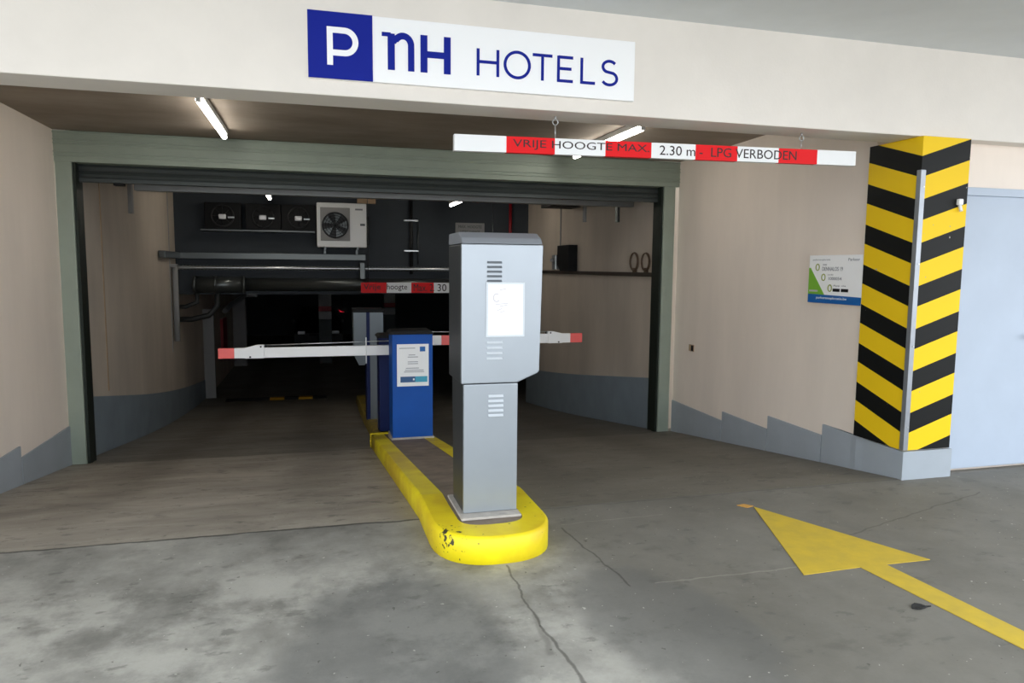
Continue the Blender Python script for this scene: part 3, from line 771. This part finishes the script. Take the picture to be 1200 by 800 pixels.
# small socket on wall
so = tag(MB().box(wr(7.8)-.010, wr(7.8)+.01, 7.73, 7.85, .56, .64, .003).build('wall_socket', M['tan']), 'tiny tan and black socket low on the cream wall right of the shutter', 'socket')
MB().box(wr(7.8)-.013, wr(7.8)-.009, 7.735, 7.79, .567, .633).build('socket_hole', M['black'], so)

# ------------------------------------------------------------------ floor marking
ar = MB()
def flat(b, pts, z=.004):
    vs = [b.bm.verts.new((x, y, z)) for x, y in pts]; f = b.bm.faces.new(vs)
    e = bmesh.ops.extrude_face_region(b.bm, geom=[f])
    for v in [g for g in e['geom'] if isinstance(g, bmesh.types.BMVert)]: v.co.z -= .0035
flat(ar, [(2.752, 4.005), (2.381, 3.013), (2.735, 3.024), (2.80, 2.10), (2.83, .8), (2.99, .8), (2.945, 2.10), (2.893, 3.020), (3.176, 3.014)])
tag(ar.build('painted_arrow', M['floor_arrow']), 'yellow arrow painted on the forecourt, pointing into the garage', 'road marking')
pm = MB(); flat(pm, [(2.66, 4.06), (2.72, 4.07), (2.76, 4.02), (2.70, 4.00)])
tag(pm.build('paint_splash', M['orange_p']), 'small orange paint dab at the tip of the yellow arrow', 'paint mark')
lt_ = MB(); lt_.bm.verts.ensure_lookup_table()
LP = [(2.63, 2.575), (2.645, 2.595), (2.67, 2.603), (2.695, 2.592), (2.71, 2.578), (2.735, 2.572), (2.71, 2.570), (2.69, 2.560), (2.665, 2.553), (2.645, 2.558)]
lt_.prism(LP, 'z', 0.0, .006)
for v in lt_.bm.verts:
    v.co.z += .25*abs(v.co.y-2.576)*(1 if v.co.x < 2.71 else 0)
tag(lt_.build('leaf', M['rubber']), 'small dark dead leaf lying on the floor near the arrow shaft', 'leaf')

# speed bump
sb = thing('speed_bump', 'low black and yellow speed bump across the entry lane in the dark', 'speed bump', (-.8, 16.9, gz(16.9)))
for i in range(7):
    xa = -1.95+i*.31
    pr = [(16.72, gz(16.72)-.01), (16.80, gz(16.8)+.045), (17.0, gz(17.)+.045), (17.08, gz(17.08)-.01)]
    MB().prism(pr, 'x', xa, xa+.305).build('segment', M['bump_y'] if i in (3, 5) else M['rubber'], sb)

# ------------------------------------------------------------------ cross wall equipment
# air-conditioning unit
ac = thing('air_conditioner', 'white outdoor air-conditioning unit with one black fan on the charcoal wall', 'air conditioner', (.51, 14.35, 1.87))
MB().box(.055, .97, 14.10, 14.42, 1.90, 2.73, .02).build('casing', M['white'], ac)
MB().box(.12, .66, 14.085, 14.105, 2.02, 2.64, .006).build('grille_panel', M['col_grey'], ac)
fn = MB(); fn.cyl((.39, 14.06, 2.31), (.39, 14.09, 2.31), .245, 36); fan = fn.build('fan', M['fan'], ac)
b = MB()
for k in range(5):
    a = 2*math.pi*k/5
    b.prism([(.39+.05*math.cos(a), 2.31+.05*math.sin(a)), (.39+.22*math.cos(a-.25), 2.31+.22*math.sin(a-.25)), (.39+.22*math.cos(a+.4), 2.31+.22*math.sin(a+.4))], 'y', 14.05, 14.058)
b.build('fan_blade', M['dark_metal'], fan)
b = MB()
for rr in (.08, .13, .18, .235):
    b.tube([(.39+rr*math.cos(t), 14.04, 2.31+rr*math.sin(t)) for t in [2*math.pi*i/28 for i in range(28)]], .005, 6, closed=True)
for k in range(6):
    a = math.pi*k/6; b.tube([(.39-.24*math.cos(a), 14.042, 2.31-.24*math.sin(a)), (.39+.24*math.cos(a), 14.042, 2.31+.24*math.sin(a))], .004, 6)
b.build('fan_guard', M['black'], ac)
MB().box(.76, .90, 14.094, 14.101, 2.60, 2.63).build('badge', M['grey_ink'], ac)
MB().box(.85, .94, 14.094, 14.101, 2.31, 2.35).build('badge', M['dark_metal'], ac)
MB().box(.97, 1.02, 14.16, 14.38, 1.95, 2.5, .01).build('valve_cover', M['black'], ac)
for x in (.2, .8): MB().box(x-.02, x+.02, 14.08, 14.52, 1.865, 1.902).box(x-.02, x+.02, 14.44, 14.50, 1.78, 1.90).build('bracket', M['dark_metal'], ac)
# three dark fan coolers: the first is built, the other two are copies
cl = thing('fan_cooler', 'dark fan unit at the left end of the row on the charcoal wall', 'fan unit', (-1.6, 14.3, 2.2), 'dark fan units on the charcoal wall')
def mk_cooler(x):
    MB().box(x-.31, x+.31, 14.22, 14.49, 2.20, 2.68, .012).build('casing', M['black'], cl)
    b = MB(); b.tube([(x+.19*math.cos(t), 14.20, 2.44+.19*math.sin(t)) for t in [2*math.pi*i/28 for i in range(28)]], .014, 8, closed=True)
    for k in range(4):
        a = math.pi*k/4; b.tube([(x-.19*math.cos(a), 14.20, 2.44-.19*math.sin(a)), (x+.19*math.cos(a), 14.20, 2.44+.19*math.sin(a))], .005, 6)
    b.build('fan_guard', M['fan'], cl)
    MB().box(x-.07, x+.06, 14.165, 14.2, 2.38, 2.47, .02).build('fan_motor', M['headlamp'], cl)
    MB().box(x+.09, x+.20, 14.185, 14.2, 2.40, 2.43, .004).build('motor_bracket', M['galv'], cl)
mk_cooler(-1.6)
for dx, lab in ((.70, 'dark fan unit in the middle of the row of three'), (1.33, 'dark fan unit next to the white air conditioner, right end of the row')):
    r = cl.copy(); C.objects.link(r); r.location = cl.location+Vector((dx, 0, 0)); r['label'] = lab
    for ch in list(cl.children):
        c = ch.copy(); C.objects.link(c); c.parent = r
tag(MB().box(-1.98, .02, 14.16, 14.5, 2.165, 2.198, .004).build('equipment_shelf', M['dark_metal']), 'dark steel shelf carrying the three fan units', 'shelf')
tag(MB().box(.82, 1.17, 14.40, 14.5, 2.76, 2.87, .01).build('junction_box', M['tan']), 'beige junction box above the white air conditioner', 'junction box')
# tray and pipes
tag(MB().box(-2.44, .965, 14.36, 14.50, 1.66, 1.775, .006).box(-2.46, -2.36, 12.95, 14.40, 1.66, 1.775, .006).build('cable_tray', M['dark_metal']), 'grey steel cable tray running under the fan units and round the left wall', 'cable tray')
pts = [(-2.42+i*.03, 14.38, 1.50) for i in range(222)]
tag(MB().tube(pts, .04, 10, rs=[.036+.008*(i % 2) for i in range(222)]).build('corrugated_pipe', M['galv']), 'thin silver ribbed pipe running along the charcoal cross wall', 'pipe')
dt = thing('ventilation_duct', 'large dark round duct under the silver pipe at the top of the ramp opening', 'duct', (0, 14.3, 1.19))
MB().cyl((-1.25, 14.34, 1.19), (4.25, 14.34, 1.19), .122, 24).build('duct_pipe', M['dark_metal'], dt)
b = MB().cyl((-2.15, 14.34, 1.185), (-1.25, 14.34, 1.185), .150, 24)
for x in (-2.15, -1.8, -1.30): b.cyl((x, 14.34, 1.185), (x+.05, 14.34, 1.185), .165, 24)
b.build('duct_sleeve', M['dark_metal'], dt)
MB().box(.84, .94, 14.20, 14.5, 1.30, 1.62, .01).build('duct_hanger', M['dark_metal'], dt)
b = MB().tube([(-1.75, 14.34, 1.08), (-1.75, 14.34, .80), (-1.9, 14.3, .62), (-2.2, 14.3, .55), (-2.47, 14.3, .55)], .05, 12)
b.tube([(-2.1, 14.34, 1.08), (-2.1, 14.34, .86), (-2.3, 14.3, .78), (-2.47, 14.3, .78)], .04, 12)
b.build('branch_pipe', M['pipe_black'], dt)
tag(MB().tube([(-2.40, 14.0, 1.52), (-2.40, 14.0, .18)], .05, 12).box(-2.47, -2.36, 13.93, 14.07, 1.50, 1.56).build('down_pipe', M['col_grey']), 'pale vertical pipe on the left garage wall under the cable tray', 'pipe')
pp = thing('riser_pipe', 'black vertical pipe with clamps on the charcoal wall right of the air conditioner', 'pipe', (1.87, 14.45, 1.42))
MB().cyl((1.86, 14.44, 1.40), (1.86, 14.44, 2.95), .036, 12).build('pipe', M['blackpaint'], pp)
MB().cyl((2.0, 14.46, 1.60), (2.0, 14.46, 2.5), .012, 8).build('conduit', M['dark_metal'], pp)
for zz in (2.455, 1.86): MB().box(1.72, 2.0, 14.40, 14.5, zz-.012, zz+.012).build('clamp', M['galv'], pp)
tag(MB().cyl((3.90, 14.45, 1.62), (3.90, 14.45, 2.95), .032, 12).build('sprinkler_pipe', M['redpipe']), 'thin dark red vertical pipe at the right of the charcoal wall', 'pipe')
sp_ = thing('wall_plate', 'small grey lettered plate on the charcoal wall above the silver ticket pillar', 'sign', (3.05, 14.48, 2.2))
MB().box(2.76, 3.36, 14.47, 14.5, 2.19, 2.44, .004).build('plate', M['col_grey'], sp_)
b = MB()
text_mesh(b, 'MAX. HOOGTE', (2.82, 14.469, 2.335), (1, 0, 0), (0, 0, 1), .48, .055, .002)
b.build('lettering', M['charcoal'], sp_); b = MB(); text_mesh(b, 'UITRIT GARAGE', (2.86, 14.469, 2.245), (1, 0, 0), (0, 0, 1), .40, .045, .002)
b.build('lettering', M['charcoal'], sp_)

# ------------------------------------------------------------------ right interior wall equipment
xr = 4.30
tag(MB().box(xr-.07, xr, 8.62, 14.45, 1.445, 1.50, .006).build('cable_tray', M['tray_brown']), 'brown cable tray along the right garage wall at eye height', 'cable tray')
for y, rr, lab in ((9.22, .125, 'coil of brown cable on the right garage wall, the one further in'), (8.86, .12, 'coil of brown cable on the right garage wall beside the shutter rail')):
    b = MB()
    for k in range(2):
        b.tube([(xr-.03-.014*k, y+(rr-.006*k)*math.cos(t), 1.52+rr+(rr-.006*k)*math.sin(t)) for t in [2*math.pi*i/30 for i in range(30)]], .008, 8, closed=True)
    b.box(xr-.05, xr, y-.015, y+.015, 1.50, 1.56)
    tag(b.build('cable_coil', M['coil']), lab, 'cable coil')
bx_ = thing('sensor_box', 'black box with small silver sensor above the tray on the right wall', 'sensor box', (xr-.1, 11.7, 1.5))
MB().prism([(11.55, 1.50), (11.55, 1.94), (12.15, 1.94), (12.15, 1.60), (12.0, 1.50)], 'x', xr-.16, xr, bev=.01).build('box', M['black'], bx_)
MB().box(xr-.14, xr-.02, 12.3, 12.5, 1.52, 1.78, .01).cyl((xr-.14, 12.4, 1.7), (xr-.2, 12.4, 1.68), .03, 12).build('sensor', M['galv'], bx_)
tag(MB().cyl((xr-.015, 12.4, 1.785), (xr-.015, 12.4, 2.951), .012, 8).build('conduit', M['col_grey']), 'thin pale conduit rising from the sensor on the right wall', 'conduit')
tag(MB().box(xr-.04, xr, 11.16, 11.24, 2.30, 2.951, .004).build('hanging_bracket', M['col_grey']), 'pale steel bracket high on the right garage wall', 'bracket')
tag(MB().box(xr-.04, xr, 9.82, 9.90, 2.22, 2.951, .004).build('hanging_bracket', M['dark_metal']), 'dark steel bracket high on the right wall nearer the shutter', 'bracket')
tag(MB().box(-2.47, -2.42, 11.12, 11.22, 2.25, 2.951, .004).build('hanging_bracket', M['col_grey']), 'pale steel bracket high on the left garage wall', 'bracket')
tag(MB().box(3.75, 4.29, 11.4, 11.9, 2.56, 2.62, .006).box(3.95, 4.05, 11.6, 11.7, 2.62, 2.951).build('hanging_bracket', M['black']), 'flat black steel frame hanging at the right wall top inside', 'bracket')

# ------------------------------------------------------------------ far down the ramp
tag(MB().box(-2.47, -2.24, 17.55, 17.65, gz(17.6)-.02, .55, .006).build('edge_post', M['col_grey']), 'pale upright post at the left edge of the ramp, further in', 'post')
tag(MB().box(-2.47, -2.09, 23.7, 24.0, gz(24)-.02, .99, .006).build('concrete_column', M['col_grey']), 'pale column at the far end of the left ramp wall', 'column')
tag(MB().tube([(-2.38, 21.0, .30), (-2.33, 22.0, .42), (-2.1, 23.6, .62)], .07, 10).build('drain_pipe', M['galv']), 'grey sloping pipe near the end of the left ramp wall', 'pipe')
hs = thing('hanging_light', 'pale unlit ceiling lamp hanging above the foot of the ramp on the left', 'lamp', (-2.05, 24, .6))
MB().box(-2.3, -1.75, 23.9, 24.1, .56, .74, .03).build('lamp_body', M['white'], hs)
MB().cyl((-2.05, 24, .74), (-2.05, 24, 1.0), .015, 8).build('rod', M['galv'], hs)
tag(MB().box(-2.469, -2.40, 20.6, 21.5, -.95, .1, .01).build('hose_cabinet', M['redpipe']), 'dark red cabinet on the left wall at the foot of the ramp', 'cabinet')
for x, y, lab in ((.30, 24, 'round-edged column with red band, standing right of the parked car'), (2.55, 26, 'column with red band mostly hidden behind the grey ticket pillar')):
    c = thing('concrete_column', lab, 'column', (x, y, gz(y)))
    z = gz(y)
    MB().box(x-.2, x+.2, y-.2, y+.2, z-.01, -.15, .02).build('dark_base', M['col_dark'], c)
    MB().box(x-.2, x+.2, y-.2, y+.2, -.15, .10, .02).box(x-.2, x+.2, y-.2, y+.2, .26, 1.0, .02).build('shaft', M['col_grey'], c)
    MB().box(x-.202, x+.202, y-.202, y+.202, .10, .26, .02).build('red_band', M['redpipe'], c)
rsn = thing('exit_light', 'small glowing red arrow light in the dark parking hall', 'lamp', (.85, 24.5, -.0))
MB().prism([(.74, .11), (.80, .03), (.92, .03), (.81, .065)], 'y', 24.5, 24.53).build('glowing_face', M['tube_red'], rsn)
MB().box(.70, 1.02, 24.53, 24.6, -.05, .16, .01).cyl((.86, 24.56, .16), (.86, 24.56, 1.0), .015, 8).build('lamp_body', M['black'], rsn)
# parked car, nose towards the ramp
car = thing('car', 'dark parked car facing the ramp in the unlit hall', 'car', (.1, 29.5, gz(27)))
z = gz(27); cx = .1; CY = 2.5
prof = [(y+CY, h) for y, h in ((25.4, .25), (25.35, .62), (25.6, .78), (26.55, .92), (27.3, 1.38), (28.6, 1.42), (29.4, 1.0), (29.7, .9), (29.75, .3))]
b = MB(); bm = b.bm
def cs(y, h):  # half section
    w_ = .86 if h < .95 else .62
    return [(-w_, .25), (-.88, .55), (-w_, h*.97), (-w_*.8, h), (w_*.8, h), (w_, h*.97), (.88, .55), (w_, .25)]
rows = []
for y, h in prof[1:-1]:
    rows.append([bm.verts.new((cx+p[0], y, z+min(p[1], max(h, .26)))) for p in cs(y, h)])
for A, B_ in zip(rows[:-1], rows[1:]):
    for j in range(8): f = bm.faces.new((A[j], A[(j+1) % 8], B_[(j+1) % 8], B_[j])); f.smooth = True
bm.faces.new(rows[0]); bm.faces.new(rows[-1][::-1])
b.build('body', M['carpaint'], car)
b = MB(); bm = b.bm
vs = [bm.verts.new(p) for p in ((cx-.66, 26.56+CY, z+.96), (cx+.66, 26.56+CY, z+.96), (cx+.5, 27.24+CY, z+1.37), (cx-.5, 27.24+CY, z+1.37))]
f = bm.faces.new(vs); e = bmesh.ops.extrude_face_region(bm, geom=[f])
for v in [g for g in e['geom'] if isinstance(g, bmesh.types.BMVert)]: v.co += Vector((0, .03, -.04))
b.build('windscreen', M['glass'], car)
for s_ in (-1, 1):
    MB().box(cx+s_*.62-.13, cx+s_*.62+.13, 25.30+CY, 25.42+CY, z+.58, z+.70, .03).build('headlight', M['headlamp'], car)
    for yy in (26.1+CY, 28.9+CY):
        MB().cyl((cx+s_*.66, yy, z+.32), (cx+s_*.89, yy, z+.32), .32, 24).build('wheel', M['rubber'], car)
    MB().box(cx+s_*.93-.06, cx+s_*.93+.06, 26.75+CY, 26.9+CY, z+.92, z+1.05, .02).build('wing_mirror', M['carpaint'], car)
MB().box(cx-.35, cx+.35, 25.32+CY, 25.37+CY, z+.5, z+.62, .01).build('radiator_grille', M['rubber'], car)

# ------------------------------------------------------------------ light
wd = bpy.data.worlds.new('sky'); S.world = wd; wd.use_nodes = True; nt = wd.node_tree
bg = nt.nodes['Background']; bg.inputs['Color'].default_value = (.93, .97, 1.0, 1); bg.inputs['Strength'].default_value = 1.0
tc = nt.nodes.new('ShaderNodeTexCoord'); sx = nt.nodes.new('ShaderNodeSeparateXYZ'); rp = nt.nodes.new('ShaderNodeValToRGB')
nt.links.new(tc.outputs['Generated'], sx.inputs[0]); nt.links.new(sx.outputs['Z'], rp.inputs['Fac'])
rp.color_ramp.elements[0].position = 0; rp.color_ramp.elements[0].color = (.9, .92, .95, 1)
rp.color_ramp.elements[1].position = .5; rp.color_ramp.elements[1].color = (.85, .93, 1.0, 1)
nt.links.new(rp.outputs['Color'], bg.inputs['Color'])
bg.inputs['Strength'].default_value = 3.6

# ------------------------------------------------------------------ camera
f, yaw, pit, rol = 843.37, .2673, .1024, .0089
fw = Vector((math.sin(yaw)*math.cos(pit), math.cos(yaw)*math.cos(pit), -math.sin(pit)))
r0 = Vector((math.cos(yaw), -math.sin(yaw), 0)); u0 = r0.cross(fw)
r1 = math.cos(rol)*r0+math.sin(rol)*u0; u1 = -math.sin(rol)*r0+math.cos(rol)*u0
cam = bpy.data.cameras.new('camera'); cam.sensor_width = 36; cam.lens = f*36/1200; cam.clip_start = .05
co = bpy.data.objects.new('camera', cam); C.objects.link(co)
co.matrix_world = Matrix(((r1.x, u1.x, -fw.x, 0), (r1.y, u1.y, -fw.y, 0), (r1.z, u1.z, -fw.z, 1.55), (0, 0, 0, 1)))
S.camera = co
S.view_settings.view_transform = 'Standard'; S.view_settings.look = 'None'; S.view_settings.gamma = 1
S.view_settings.use_curve_mapping = False; S.view_settings.exposure = 0.0
S.cycles.max_bounces = 10; S.cycles.diffuse_bounces = 7
